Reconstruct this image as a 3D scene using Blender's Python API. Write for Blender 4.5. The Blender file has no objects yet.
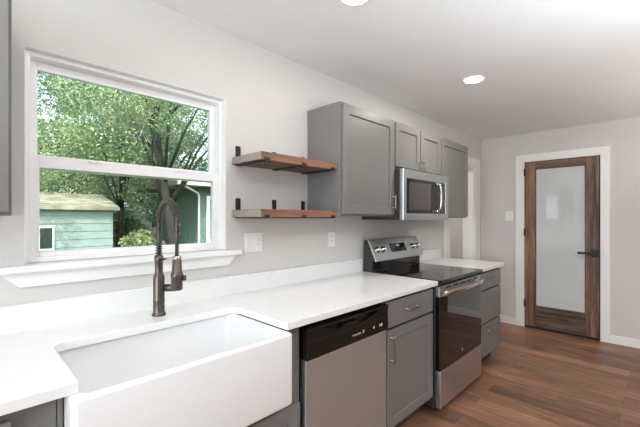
import bpy, bmesh, math, random
from math import pi, sin, cos, radians
from mathutils import Vector, Matrix
from mathutils import noise as mnoise
random.seed(7)
S = bpy.context.scene
COL = S.collection

# ------------------------------------------------------------------ camera
cam_d = bpy.data.cameras.new('camera')
cam = bpy.data.objects.new('camera', cam_d)
COL.objects.link(cam)
cam_d.sensor_fit = 'HORIZONTAL'
cam_d.sensor_width = 36.0
cam_d.lens = 36.0 * 352.22 / 640.0
cam_d.shift_y = (217.84 - 213.5) / 640.0
cam_d.clip_start = 0.02
cam_d.clip_end = 500
CAM_Y = -1.762
cam.location = (0, CAM_Y, 1.345)
cam.rotation_euler = (radians(90), 0, 0.7742 - radians(90))
S.camera = cam

# ------------------------------------------------------------------ colour management
S.view_settings.view_transform = 'Standard'
S.view_settings.look = 'None'
S.view_settings.gamma = 1.0
S.view_settings.use_curve_mapping = False
S.view_settings.exposure = 0.08
try:
    S.cycles.use_denoising = True
    S.cycles.max_bounces = 10
    S.cycles.diffuse_bounces = 6
    S.cycles.glossy_bounces = 4
    S.cycles.transparent_max_bounces = 12
    S.cycles.sample_clamp_indirect = 6.0
    S.cycles.caustics_reflective = False
    S.cycles.caustics_refractive = False
except Exception:
    pass

# ------------------------------------------------------------------ world, sun
world = bpy.data.worlds.new('sky')
S.world = world
world.use_nodes = True
wn = world.node_tree
wn.nodes.clear()
wo = wn.nodes.new('ShaderNodeOutputWorld')
wb = wn.nodes.new('ShaderNodeBackground')
wsky = wn.nodes.new('ShaderNodeTexSky')
wsky.sky_type = 'NISHITA'
wsky.sun_disc = False
wsky.sun_elevation = radians(48)
wsky.sun_rotation = radians(200)
wsky.air_density = 1.2
wsky.dust_density = 4.0
wb.inputs['Strength'].default_value = 0.48
whs = wn.nodes.new('ShaderNodeHueSaturation')
whs.inputs['Saturation'].default_value = 0.35
wn.links.new(wsky.outputs[0], whs.inputs['Color'])
wn.links.new(whs.outputs[0], wb.inputs[0])
wn.links.new(wb.outputs[0], wo.inputs[0])

sun_d = bpy.data.lights.new('sun', 'SUN')
sun = bpy.data.objects.new('sun', sun_d)
COL.objects.link(sun)
sun_d.energy = 5.0
sun_d.angle = radians(0.6)
sun_d.color = (1.0, 0.95, 0.86)
sun.rotation_euler = Vector((0.50, 0.62, -0.80)).to_track_quat('-Z', 'Y').to_euler()


def area(name, loc, target, sx, sy, power, color=(1, 1, 1), shape='RECTANGLE'):
    d = bpy.data.lights.new(name, 'AREA')
    d.shape = shape
    d.size = sx
    d.size_y = sy
    d.energy = power
    d.color = color
    o = bpy.data.objects.new(name, d)
    COL.objects.link(o)
    o.location = loc
    o.rotation_euler = (Vector(target) - Vector(loc)).to_track_quat('-Z', 'Y').to_euler()
    return o

CEIL = 2.387
FAR = 4.895
# added fill lamps out of view: two window-sized on walls, three aimed at ceiling
LAMPS = [  # name, x, y, z, target, size x, size y, power, colour
    ('fill_right', (0.9, -5.56, 1.45), (0.9, 0, 1.45), 2.3, 1.3, 3, (0.88, 0.95, 1.0)),
    ('fill_near', (-2.96, -1.9, 1.45), (2, -1.9, 1.45), 2.2, 1.3, 108, (0.83, 0.93, 1.0)),
    ('ceiling_fill', (-0.6, -2.3, 1.45), (-0.6, -2.3, 3), 1.5, 1.2, 40, (0.86, 0.94, 1.0)),
    ('ceiling_fill', (1.5, -2.3, 1.45), (1.5, -2.3, 3), 1.5, 1.2, 32, (0.82, 0.93, 1.0)),
    ('ceiling_fill', (3.7, -2.9, 1.45), (3.7, -2.9, 3), 1.3, 1.2, 25, (0.98, 0.92, 0.83)),
]
for la in LAMPS:
    area(*la)

# ------------------------------------------------------------------ material helpers
def srgb(r, g, b):
    def f(c):
        c /= 255.0
        return c / 12.92 if c <= 0.04045 else ((c + 0.055) / 1.055) ** 2.4
    return (f(r), f(g), f(b), 1.0)


def new_mat(name):
    m = bpy.data.materials.new(name)
    m.use_nodes = True
    nt = m.node_tree
    b = nt.nodes['Principled BSDF']
    return m, nt, b


def coords(nt, scale=(1, 1, 1), rot=(0, 0, 0)):
    tc = nt.nodes.new('ShaderNodeTexCoord')
    mp = nt.nodes.new('ShaderNodeMapping')
    mp.inputs['Scale'].default_value = scale
    mp.inputs['Rotation'].default_value = rot
    nt.links.new(tc.outputs['Object'], mp.inputs['Vector'])
    return mp


def noise(nt, vec, scale, detail=3, rough=0.5, dist=0.0):
    n = nt.nodes.new('ShaderNodeTexNoise')
    n.inputs['Scale'].default_value = scale
    n.inputs['Detail'].default_value = detail
    n.inputs['Roughness'].default_value = rough
    n.inputs['Distortion'].default_value = dist
    nt.links.new(vec.outputs[0], n.inputs['Vector'])
    return n


def ramp(nt, fac, stops):
    r = nt.nodes.new('ShaderNodeValToRGB')
    e = r.color_ramp.elements
    while len(e) < len(stops):
        e.new(0.5)
    for i, (p, c) in enumerate(stops):
        e[i].position = p
        e[i].color = c
    nt.links.new(fac, r.inputs['Fac'])
    return r


def bump(nt, b, h, strength, dist=0.01):
    n = nt.nodes.new('ShaderNodeBump')
    n.inputs['Strength'].default_value = strength
    n.inputs['Distance'].default_value = dist
    nt.links.new(h, n.inputs['Height'])
    nt.links.new(n.outputs['Normal'], b.inputs['Normal'])
    return n


def paint(name, col, rough=0.5, var=0.03, bs=0.0, bscale=60, spec=0.5):
    m, nt, b = new_mat(name)
    mp = coords(nt)
    n = noise(nt, mp, 3.0, 4)
    c = srgb(*col)
    lo = tuple(x * (1 - var) for x in c[:3]) + (1,)
    hi = tuple(min(1, x * (1 + var)) for x in c[:3]) + (1,)
    r = ramp(nt, n.outputs['Fac'], [(0.3, lo), (0.7, hi)])
    nt.links.new(r.outputs[0], b.inputs['Base Color'])
    b.inputs['Roughness'].default_value = rough
    b.inputs['Specular IOR Level'].default_value = spec
    if bs:
        n2 = noise(nt, mp, bscale, 3, 0.6)
        bump(nt, b, n2.outputs['Fac'], bs, 0.004)
    return m


def metal(name, col, rough=0.3, brush=None, metallic=1.0, var=0.06):
    m, nt, b = new_mat(name)
    mp = coords(nt, brush if brush else (8, 8, 8))
    n = noise(nt, mp, 1.0 if brush else 6.0, 4, 0.6)
    c = srgb(*col)
    lo = tuple(x * (1 - var) for x in c[:3]) + (1,)
    hi = tuple(min(1, x * (1 + var)) for x in c[:3]) + (1,)
    r = ramp(nt, n.outputs['Fac'], [(0.3, lo), (0.7, hi)])
    nt.links.new(r.outputs[0], b.inputs['Base Color'])
    b.inputs['Metallic'].default_value = metallic
    rr = ramp(nt, n.outputs['Fac'], [(0.3, (rough * 0.97,) * 3 + (1,)), (0.7, (rough * 1.03,) * 3 + (1,))])
    nt.links.new(rr.outputs[0], b.inputs['Roughness'])
    return m


def wood(name, dark, light, axis='X', scale=1.0, rough=0.5, contrast=(0.3, 0.7), bs=0.25, coat=0.0):
    m, nt, b = new_mat(name)
    sc = [18 * scale, 18 * scale, 18 * scale]
    sc['XYZ'.index(axis)] = 1.1 * scale
    mp = coords(nt, tuple(sc))
    n = noise(nt, mp, 1.0, 7, 0.62, 0.7)
    sc2 = [5 * scale, 5 * scale, 5 * scale]
    sc2['XYZ'.index(axis)] = 0.7 * scale
    mp2 = coords(nt, tuple(sc2))
    n2 = noise(nt, mp2, 1.0, 3, 0.5, 1.5)
    mx = nt.nodes.new('ShaderNodeMath')
    mx.operation = 'MULTIPLY_ADD'
    mx.inputs[1].default_value = 0.6
    nt.links.new(n.outputs['Fac'], mx.inputs[0])
    m2 = nt.nodes.new('ShaderNodeMath')
    m2.operation = 'MULTIPLY'
    m2.inputs[1].default_value = 0.4
    nt.links.new(n2.outputs['Fac'], m2.inputs[0])
    nt.links.new(m2.outputs[0], mx.inputs[2])
    mid = tuple((a + c) / 2 for a, c in zip(srgb(*dark), srgb(*light)))
    r = ramp(nt, mx.outputs[0], [(contrast[0], srgb(*dark)), (0.5, mid), (contrast[1], srgb(*light))])
    nt.links.new(r.outputs[0], b.inputs['Base Color'])
    b.inputs['Roughness'].default_value = rough
    b.inputs['Coat Weight'].default_value = coat
    if bs:
        bump(nt, b, mx.outputs[0], bs, 0.002)
    return m


def glossy_black(name, col=(14, 13, 13), rough=0.06, spec=0.5):
    return paint(name, col, rough, 0.02, 0, 60, spec)

M = {}
M['wall'] = paint('wall_paint', (213, 210, 206), 0.75, 0.015, 0.35, 70, 0.25)
M['ceiling'] = paint('ceiling_paint', (236, 235, 234), 0.85, 0.012, 0.5, 55, 0.2)
M['trim'] = paint('white_trim_paint', (240, 239, 237), 0.35, 0.01)
M['vinyl'] = paint('white_vinyl', (243, 243, 242), 0.3, 0.008)
M['plate'] = paint('white_plastic', (238, 237, 234), 0.3, 0.01)
M['slot'] = paint('dark_slot', (60, 58, 56), 0.6, 0.02)
M['cab'] = paint('grey_cabinet_paint', (120, 119, 117), 0.36, 0.02, 0.02, 90)
M['gap_shade'] = paint('cabinet_shadow_gap', (34, 33, 33), 0.7, 0.02)
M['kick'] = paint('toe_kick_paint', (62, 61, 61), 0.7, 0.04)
M['black'] = paint('black_iron', (28, 27, 27), 0.5, 0.08, 0.1, 120)
M['blackplastic'] = paint('black_plastic', (16, 15, 15), 0.24, 0.04)
M['blackside'] = paint('black_enamel_side', (52, 50, 49), 0.45, 0.04)
M['blackglass'] = glossy_black('black_glass', (14, 13, 13), 0.05)
M['cooktop'] = glossy_black('cooktop_glass', (26, 25, 25), 0.07, 0.6)
M['ovenglass'] = glossy_black('oven_door_glass', (17, 15, 14), 0.03, 0.9)
M['micglass'] = glossy_black('microwave_window_glass', (70, 66, 63), 0.12, 0.6)
M['steel_v'] = metal('brushed_steel', (218, 228, 232), 0.42, (90, 90, 3), 1.0, 0.02)
M['steel_h'] = metal('brushed_steel_horizontal', (204, 210, 212), 0.34, (3, 90, 90), 1.0, 0.02)
M['chrome'] = metal('polished_handle_steel', (206, 200, 192), 0.16, None, 1.0, 0.02)
M['nickel'] = metal('brushed_nickel_pull', (150, 140, 131), 0.3, None, 1.0, 0.05)
M['gunmetal'] = metal('gunmetal_faucet', (98, 90, 84), 0.36, None, 0.85, 0.12)
M['sink'] = paint('white_fireclay', (232, 232, 232), 0.09, 0.004, 0, 60, 0.5)
M['shelf'] = wood('stained_shelf_wood', (66, 44, 34), (156, 112, 86), 'X', 1.3, 0.55, (0.41, 0.60), 0.3)
M['shelf_end'] = wood('grey_sawn_end_wood', (118, 107, 98), (174, 161, 148), 'Y', 1.4, 0.7, (0.3, 0.7), 0.3)
M['door_v'] = wood('stained_door_wood_upright', (58, 42, 33), (152, 116, 90), 'Z', 1.0, 0.5, (0.40, 0.63), 0.3)
M['door_h'] = wood('stained_door_wood_cross', (54, 41, 33), (126, 100, 80), 'Y', 1.0, 0.5, (0.40, 0.66), 0.3)
M['lens'] = None

# quartz worktop with faint veins
m, nt, b = new_mat('white_quartz')
mp = coords(nt, (1, 1, 1), (0, 0, 0.5))
nn = noise(nt, mp, 1.6, 8, 0.6, 1.8)
vein = ramp(nt, nn.outputs['Fac'], [(0.475, srgb(236, 236, 235)), (0.497, srgb(232, 232, 231)), (0.52, srgb(236, 236, 235))])
nt.links.new(vein.outputs[0], b.inputs['Base Color'])
b.inputs['Roughness'].default_value = 0.16
b.inputs['Specular IOR Level'].default_value = 0.5
M['quartz'] = m

# frosted door pane
m, nt, b = new_mat('frosted_pane')
mp = coords(nt)
nn = noise(nt, mp, 2.0, 2)
rr = ramp(nt, nn.outputs['Fac'], [(0.3, srgb(196, 201, 200)), (0.7, srgb(202, 206, 205))])
nt.links.new(rr.outputs[0], b.inputs['Base Color'])
b.inputs['Roughness'].default_value = 0.7
b.inputs['Coat Weight'].default_value = 1.0
b.inputs['Coat Roughness'].default_value = 0.03
M['frost'] = m

# window glass
m, nt, b = new_mat('window_glass')
nt.nodes.remove(b)
out = nt.nodes['Material Output']
tr = nt.nodes.new('ShaderNodeBsdfTransparent')
tr.inputs[0].default_value = (0.90, 0.98, 0.95, 1)
gl = nt.nodes.new('ShaderNodeBsdfGlossy')
gl.inputs['Roughness'].default_value = 0.01
gl.inputs['Color'].default_value = (0.85, 1.0, 0.95, 1)
fr = nt.nodes.new('ShaderNodeFresnel')
fr.inputs['IOR'].default_value = 1.35
ms = nt.nodes.new('ShaderNodeMixShader')
fm = nt.nodes.new('ShaderNodeMath')
fm.operation = 'MULTIPLY'
fm.inputs[1].default_value = 0.45
nt.links.new(fr.outputs[0], fm.inputs[0])
nt.links.new(fm.outputs[0], ms.inputs[0])
nt.links.new(tr.outputs[0], ms.inputs[1])
nt.links.new(gl.outputs[0], ms.inputs[2])
nt.links.new(ms.outputs[0], out.inputs['Surface'])
M['glass'] = m

# lamp lens
m, nt, b = new_mat('lamp_lens')
b.inputs['Base Color'].default_value = (0.9, 0.9, 0.9, 1)
b.inputs['Emission Color'].default_value = (1.0, 0.95, 0.88, 1)
b.inputs['Emission Strength'].default_value = 9.0
M['lens'] = m
m, nt, b = new_mat('display_digits')
b.inputs['Base Color'].default_value = (0.02, 0.03, 0.05, 1)
b.inputs['Emission Color'].default_value = (0.45, 0.65, 0.9, 1)
b.inputs['Emission Strength'].default_value = 0.7
M['digits'] = m
M['print'] = paint('pale_printed_marks', (200, 200, 200), 0.5, 0.01)

# wood plank floor, boards along Y
m, nt, b = new_mat('plank_floor')
tc = nt.nodes.new('ShaderNodeTexCoord')
mpb = nt.nodes.new('ShaderNodeMapping')
mpb.inputs['Rotation'].default_value = (0, 0, pi / 2)
nt.links.new(tc.outputs['Object'], mpb.inputs['Vector'])
br = nt.nodes.new('ShaderNodeTexBrick')
br.offset = 0.37
br.offset_frequency = 2
br.inputs['Scale'].default_value = 1.0
br.inputs['Brick Width'].default_value = 1.22
br.inputs['Row Height'].default_value = 0.155
br.inputs['Mortar Size'].default_value = 0.0012
br.inputs['Mortar Smooth'].default_value = 0.2
br.inputs['Bias'].default_value = 0.0
br.inputs['Color1'].default_value = (0, 0, 0, 1)
br.inputs['Color2'].default_value = (1, 1, 1, 1)
br.inputs['Mortar'].default_value = (0.5, 0.5, 0.5, 1)
nt.links.new(mpb.outputs[0], br.inputs['Vector'])
mpg = nt.nodes.new('ShaderNodeMapping')
mpg.inputs['Scale'].default_value = (30, 2.4, 1)
nt.links.new(tc.outputs['Object'], mpg.inputs['Vector'])
# shift the grain from board to board
addv = nt.nodes.new('ShaderNodeVectorMath')
addv.operation = 'MULTIPLY_ADD'
addv.inputs[1].default_value = (9, 9, 9)
nt.links.new(br.outputs['Color'], addv.inputs[0])
nt.links.new(mpg.outputs[0], addv.inputs[2])
g1 = noise(nt, addv, 1.0, 8, 0.7, 0.9)
mpk = nt.nodes.new('ShaderNodeMapping')
mpk.inputs['Scale'].default_value = (4.5, 1.6, 1)
nt.links.new(tc.outputs['Object'], mpk.inputs['Vector'])
addk = nt.nodes.new('ShaderNodeVectorMath')
addk.operation = 'MULTIPLY_ADD'
addk.inputs[1].default_value = (5, 5, 5)
nt.links.new(br.outputs['Color'], addk.inputs[0])
nt.links.new(mpk.outputs[0], addk.inputs[2])
g2 = noise(nt, addk, 1.0, 4, 0.55, 0.6)
mm = nt.nodes.new('ShaderNodeMath')
mm.operation = 'MULTIPLY_ADD'
mm.inputs[1].default_value = 0.48
nt.links.new(g1.outputs['Fac'], mm.inputs[0])
m3 = nt.nodes.new('ShaderNodeMath')
m3.operation = 'MULTIPLY'
m3.inputs[1].default_value = 0.40
nt.links.new(g2.outputs['Fac'], m3.inputs[0])
m4 = nt.nodes.new('ShaderNodeMath')
m4.operation = 'MULTIPLY_ADD'
m4.inputs[1].default_value = 0.13
nt.links.new(br.outputs['Color'], m4.inputs[0])
nt.links.new(m3.outputs[0], m4.inputs[2])
nt.links.new(m4.outputs[0], mm.inputs[2])
fr_ = ramp(nt, mm.outputs[0], [(0.32, srgb(74, 51, 39)), (0.48, srgb(122, 87, 67)), (0.66, srgb(166, 122, 92))])
mix = nt.nodes.new('ShaderNodeMix')
mix.data_type = 'RGBA'
nt.links.new(br.outputs['Fac'], mix.inputs[0])
nt.links.new(fr_.outputs[0], mix.inputs[6])
mix.inputs[7].default_value = srgb(48, 30, 22)
nt.links.new(mix.outputs[2], b.inputs['Base Color'])
b.inputs['Roughness'].default_value = 0.42
bump(nt, b, mm.outputs[0], 0.12, 0.003)
M['floor'] = m

# grey-green beadboard in the room beyond
m, nt, b = new_mat('grey_green_beadboard')
mp = coords(nt)
wv = nt.nodes.new('ShaderNodeTexWave')
wv.wave_type = 'BANDS'
wv.bands_direction = 'X'
wv.inputs['Scale'].default_value = 4.0
wv.inputs['Distortion'].default_value = 0
nt.links.new(mp.outputs[0], wv.inputs['Vector'])
rr = ramp(nt, wv.outputs['Fac'], [(0.0, srgb(112, 117, 110)), (0.25, srgb(158, 168, 160)), (1.0, srgb(164, 174, 166))])
nt.links.new(rr.outputs[0], b.inputs['Base Color'])
b.inputs['Roughness'].default_value = 0.6
bump(nt, b, wv.outputs['Fac'], 0.5, 0.01)
M['bead'] = m


def leaf_mat(name, stops, scale=0.7):
    m, nt, b = new_mat(name)
    mp = coords(nt)
    n = noise(nt, mp, scale, 6, 0.75)
    n2 = noise(nt, mp, 9.0, 2, 0.5)
    ad = nt.nodes.new('ShaderNodeMath')
    ad.operation = 'MULTIPLY_ADD'
    ad.inputs[1].default_value = 0.5
    nt.links.new(n2.outputs['Fac'], ad.inputs[0])
    h = nt.nodes.new('ShaderNodeMath')
    h.operation = 'MULTIPLY'
    h.inputs[1].default_value = 0.5
    nt.links.new(n.outputs['Fac'], h.inputs[0])
    nt.links.new(h.outputs[0], ad.inputs[2])
    r = ramp(nt, ad.outputs[0], [(p, srgb(*c)) for p, c in stops])
    out = nt.nodes['Material Output']
    b.inputs['Roughness'].default_value = 0.45
    nt.links.new(r.outputs[0], b.inputs['Base Color'])
    t = nt.nodes.new('ShaderNodeBsdfTranslucent')
    nt.links.new(r.outputs[0], t.inputs['Color'])
    mx = nt.nodes.new('ShaderNodeMixShader')
    mx.inputs[0].default_value = 0.4
    nt.links.new(b.outputs[0], mx.inputs[1])
    nt.links.new(t.outputs[0], mx.inputs[2])
    nt.links.new(mx.outputs[0], out.inputs['Surface'])
    return m

M['leaf'] = leaf_mat('tree_leaves', [(0.35, (62, 92, 70)), (0.5, (112, 138, 98)), (0.62, (206, 202, 150))])
M['leaf_dark'] = leaf_mat('dark_tree_leaves', [(0.35, (44, 76, 62)), (0.5, (86, 116, 88)), (0.65, (168, 174, 124))])
M['leaf_pale'] = leaf_mat('pale_tree_leaves', [(0.35, (96, 122, 88)), (0.5, (150, 164, 116)), (0.65, (222, 218, 176))])
M['bark'] = wood('tree_bark', (26, 23, 21), (60, 54, 48), 'Z', 1.0, 0.9, (0.3, 0.7), 0.8)
M['grass'] = paint('lawn', (96, 112, 70), 0.95, 0.3, 0.8, 20, 0.1)
M['siding'] = paint('pale_teal_siding', (134, 146, 146), 0.6, 0.05)
M['siding2'] = paint('blue_grey_siding', (96, 112, 110), 0.6, 0.05)
M['roof'] = paint('weathered_shingles', (150, 142, 130), 0.9, 0.35, 0.8, 30, 0.1)
M['fence'] = wood('weathered_fence_boards', (96, 88, 78), (150, 140, 126), 'Z', 1.0, 0.85, (0.3, 0.7), 0.3)
M['darkpane'] = glossy_black('dark_window_pane', (52, 62, 62), 0.08)

# ------------------------------------------------------------------ mesh helpers
class MB:
    """Collects shapes in world coordinates into one mesh."""
    def __init__(s):
        s.bm = bmesh.new()

    def _merge(s, tmp, bevel=0.0, segs=2, smooth=False, mi=0):
        if bevel > 0:
            bmesh.ops.bevel(tmp, geom=list(tmp.edges), offset=bevel, segments=segs, profile=0.5, affect='EDGES', clamp_overlap=True)
        for f in tmp.faces:
            f.smooth = smooth
            f.material_index = mi
        me = bpy.data.meshes.new('tmp')
        tmp.to_mesh(me)
        tmp.free()
        s.bm.from_mesh(me)
        bpy.data.meshes.remove(me)

    def box(s, x0, x1, y0, y1, z0, z1, bevel=0.0, segs=2, mi=0):
        t = bmesh.new()
        v = [t.verts.new(p) for p in ((x0, y0, z0), (x1, y0, z0), (x1, y1, z0), (x0, y1, z0), (x0, y0, z1), (x1, y0, z1), (x1, y1, z1), (x0, y1, z1))]
        for q in ((0, 3, 2, 1), (4, 5, 6, 7), (0, 1, 5, 4), (1, 2, 6, 5), (2, 3, 7, 6), (3, 0, 4, 7)):
            t.faces.new([v[i] for i in q])
        s._merge(t, bevel, segs, False, mi)
        return s

    def prism(s, pts, axis, a, b, bevel=0.0, mi=0, segs=2):
        """2-D polygon extruded along an axis. axis X: pts=(y,z); Y: (x,z); Z: (x,y)."""
        def mk(p, t):
            return {'X': (t, p[0], p[1]), 'Y': (p[0], t, p[1]), 'Z': (p[0], p[1], t)}[axis]
        t = bmesh.new()
        A = [t.verts.new(mk(p, a)) for p in pts]
        B = [t.verts.new(mk(p, b)) for p in pts]
        n = len(pts)
        t.faces.new(A)
        t.faces.new(B[::-1])
        for i in range(n):
            t.faces.new((A[i], B[i], B[(i + 1) % n], A[(i + 1) % n]))
        bmesh.ops.recalc_face_normals(t, faces=list(t.faces))
        s._merge(t, bevel, segs, False, mi)
        return s

    def loft(s, loops, cap0=True, cap1=True, smooth=True, closed=True, mi=0):
        t = bmesh.new()
        L = [[t.verts.new(p) for p in lp] for lp in loops]
        n = len(L[0])
        for a, b in zip(L, L[1:]):
            for i in range(n if closed else n - 1):
                j = (i + 1) % n
                t.faces.new((a[i], a[j], b[j], b[i]))
        if cap0:
            t.faces.new(L[0][::-1])
        if cap1:
            t.faces.new(L[-1])
        bmesh.ops.recalc_face_normals(t, faces=list(t.faces))
        s._merge(t, 0, 2, smooth, mi)
        return s

    def lathe(s, prof, origin, direction=(0, 0, 1), n=28, mi=0):
        """prof: list of (radius, height) along direction."""
        d = Vector(direction).normalized()
        q = d.to_track_quat('Z', 'Y')
        o = Vector(origin)
        loops = []
        for r, h in prof:
            loops.append([o + q @ Vector((max(r, 1e-5) * cos(2 * pi * k / n), max(r, 1e-5) * sin(2 * pi * k / n), h)) for k in range(n)])
        return s.loft(loops, True, True, True, True, mi)

    def tube(s, pts, r, n=10, mi=0):
        pts = [Vector(p) for p in pts]
        rad = r if isinstance(r, (list, tuple)) else [r] * len(pts)
        loops = []
        prev = None
        for i, p in enumerate(pts):
            if i == 0:
                d = pts[1] - pts[0]
            elif i == len(pts) - 1:
                d = pts[-1] - pts[-2]
            else:
                d = (pts[i + 1] - pts[i]).normalized() + (pts[i] - pts[i - 1]).normalized()
            d.normalize()
            if prev is None:
                up = Vector((0, 0, 1)) if abs(d.z) < 0.9 else Vector((1, 0, 0))
                u = d.cross(up).normalized()
            else:
                u = (prev - d * prev.dot(d)).normalized()
            prev = u
            w = d.cross(u)
            loops.append([p + (u * cos(2 * pi * k / n) + w * sin(2 * pi * k / n)) * rad[i] for k in range(n)])
        return s.loft(loops, True, True, True, True, mi)

    def build(s, name, mats, parent=None, label=None):
        me = bpy.data.meshes.new(name)
        if parent is None:
            xs = [v.co for v in s.bm.verts]
            o = Vector(((min(v.x for v in xs) + max(v.x for v in xs)) / 2, (min(v.y for v in xs) + max(v.y for v in xs)) / 2, min(v.z for v in xs)))
        else:
            o = Vector(parent['_w'])
        bmesh.ops.translate(s.bm, verts=list(s.bm.verts), vec=-o)
        s.bm.to_mesh(me)
        s.bm.free()
        if not isinstance(mats, (list, tuple)):
            mats = [mats]
        for mt in mats:
            me.materials.append(mt)
        ob = bpy.data.objects.new(name, me)
        COL.objects.link(ob)
        if parent is None:
            ob.location = o
        else:
            ob.parent = parent
        ob['_w'] = tuple(o)
        ALL.append(ob)
        if label:
            ob['label'] = label
        return ob

ALL = []


def thing(name, label, cat, loc, group=None):
    o = bpy.data.objects.new(name, None)
    o.empty_display_size = 0.05
    COL.objects.link(o)
    o.location = loc
    o['_w'] = tuple(loc)
    o['label'] = label
    o['category'] = cat
    if group:
        o['group'] = group
    ALL.append(o)
    return o


def tag(o, label, cat, group=None):
    o['label'] = label
    o['category'] = cat
    if group:
        o['group'] = group
    return o


def struct(name, mb, mat, parent=None):
    o = mb.build(name, mat, parent)
    if parent is None:
        o['kind'] = 'structure'
    return o


def struct_root(name, loc):
    o = bpy.data.objects.new(name, None)
    COL.objects.link(o)
    o.location = loc
    o['_w'] = tuple(loc)
    o['kind'] = 'structure'
    ALL.append(o)
    return o


def copy_tree(o, delta, label=None, parent=None):
    c = o.copy()
    COL.objects.link(c)
    if parent is None:
        c.location = o.location + Vector(delta)
        if label:
            c['label'] = label
    else:
        c.parent = parent
    for ch in list(o.children):
        copy_tree(ch, delta, None, c)
    return c


def rrect(x0, x1, y0, y1, z, r, n=6):
    pts = []
    for cx, cy, a0 in ((x1 - r, y1 - r, 0), (x0 + r, y1 - r, pi / 2), (x0 + r, y0 + r, pi), (x1 - r, y0 + r, 3 * pi / 2)):
        for k in range(n + 1):
            a = a0 + k * pi / 2 / n
            pts.append((cx + r * cos(a), cy + r * sin(a), z))
    return pts

# ------------------------------------------------------------------ setting
def holed_wall(u0, u1, z0, z1, holes, put):
    us = sorted({u0, u1, *[h[0] for h in holes], *[h[1] for h in holes]})
    for a, b in zip(us, us[1:]):
        cuts = sorted((h[2], h[3]) for h in holes if h[0] <= a + 1e-6 and h[1] >= b - 1e-6)
        z = z0
        for c0, c1 in cuts:
            if c0 > z + 1e-6:
                put(a, b, z, c0)
            z = max(z, c1)
        if z < z1 - 1e-6:
            put(a, b, z, z1)

WX0, WX1, WZ0, WZ1 = 0.173, 1.046, 1.166, 2.012     # window hole
DX0, DX1, DZ1 = 3.90, 4.66, 2.01                     # doorway to the next room
NEAR, RIGHT = -3.0, -5.6

w = MB()
holed_wall(NEAR - 0.14, FAR + 0.14, 0.0, CEIL, [(WX0, WX1, WZ0, WZ1), (DX0, DX1, 0.0, DZ1)], lambda a, b, c, d: w.box(a, b, 0, 0.14, c, d))
struct('wall_left', w, M['wall'])
w = MB()
holed_wall(RIGHT, 0, 0.0, CEIL, [(-3.1, -1.80, 0.0, 2.1)], lambda a, b, c, d: w.box(FAR, FAR + 0.14, a, b, c, d))
struct('wall_far', w, M['wall'])
struct('wall_right', MB().box(NEAR - 0.14, FAR + 0.14, RIGHT - 0.14, RIGHT, 0, CEIL), M['wall'])
struct('wall_near', MB().box(NEAR - 0.14, NEAR, RIGHT, 0, 0, CEIL), M['wall'])
w = MB()
w.box(FAR + 0.14, FAR + 1.7, RIGHT, RIGHT + 0.12, 0, CEIL)
w.box(FAR + 0.14, FAR + 1.7, -1.72, -1.60, 0, CEIL)
w.box(FAR + 1.7, FAR + 1.82, RIGHT, -1.60, 0, CEIL)
struct('wall_hall', w, M['wall'])
w = MB()
for zz0, zz1 in ((-0.12, 0.0), (CEIL, CEIL + 0.14)):
    w = MB()
    w.box(NEAR - 0.14, FAR + 1.82, RIGHT - 0.14, 0.14, zz0, zz1)
    w.box(3.40, 5.37, 0.14, 1.74, zz0, zz1)
    struct('floor' if zz1 < 1 else 'ceiling', w, M['floor'] if zz1 < 1 else M['ceiling'])
w = MB()
w.box(3.40, 3.52, 0.14, 1.62, 0, CEIL)
w.box(5.25, 5.37, 0.14, 1.62, 0, CEIL)
w.box(FAR + 0.14, 5.37, 0.02, 0.14, 0, CEIL)
struct('wall_beyond_sides', w, M['wall'])
struct('wall_beyond', MB().box(3.40, 5.37, 1.62, 1.74, 0, CEIL), M['bead'])

# baseboards
def baseboard(name, segs):
    mb = MB()
    for (x0, x1, y0, y1) in segs:
        mb.box(x0, x1, y0, y1, 0.0, 0.088, 0.003)
    struct(name, mb, M['trim'])
baseboard('baseboard_far', [(FAR - 0.016, FAR - 0.0005, -0.4245, -0.001), (FAR - 0.016, FAR - 0.0005, -1.798, -1.3465), (FAR - 0.016, FAR - 0.0005, RIGHT + 0.02, -3.102)])
baseboard('baseboard_right', [(NEAR + 0.02, FAR - 0.02, RIGHT + 0.0005, RIGHT + 0.016)])
baseboard('baseboard_near', [(NEAR + 0.0005, NEAR + 0.016, RIGHT + 0.02, -0.7)])

# casing of the doorway in the window wall
mb = MB()
for y0, y1 in ((-0.020, -0.0005),):
    mb.box(DX0 - 0.115, DX0 + 0.002, y0, y1, 0.0, DZ1 + 0.10, 0.003)
    mb.box(DX1 - 0.002, DX1 + 0.150, y0, y1, 0.0, DZ1 + 0.10, 0.003)
    mb.box(DX0 + 0.0025, DX1 - 0.0025, y0, y1, DZ1 - 0.002, DZ1 + 0.10, 0.003)
mb.box(DX0 + 0.0005, DX0 + 0.016, 0.0, 0.145, 0, DZ1 - 0.001)
mb.box(DX1 - 0.016, DX1 - 0.0005, 0.0, 0.145, 0, DZ1 - 0.001)
mb.box(DX0 + 0.016, DX1 - 0.016, 0.0, 0.145, DZ1 - 0.016, DZ1 - 0.001)
struct('trim_1', mb, M['trim'])

# window over the sink
W1 = struct_root('window_1', ((WX0 + WX1) / 2, 0.07, WZ0))
mb = MB()
mb.box(WX0 + 0.0005, WX0 + 0.003, 0.0005, 0.14, WZ0, WZ1 - 0.001)
mb.box(WX1 - 0.003, WX1 - 0.0005, 0.0005, 0.14, WZ0, WZ1 - 0.001)
mb.box(WX0 + 0.003, WX1 - 0.003, 0.0005, 0.14, WZ1 - 0.003, WZ1 - 0.0005)
mb.build('window_jamb', M['trim'], W1)


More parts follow.
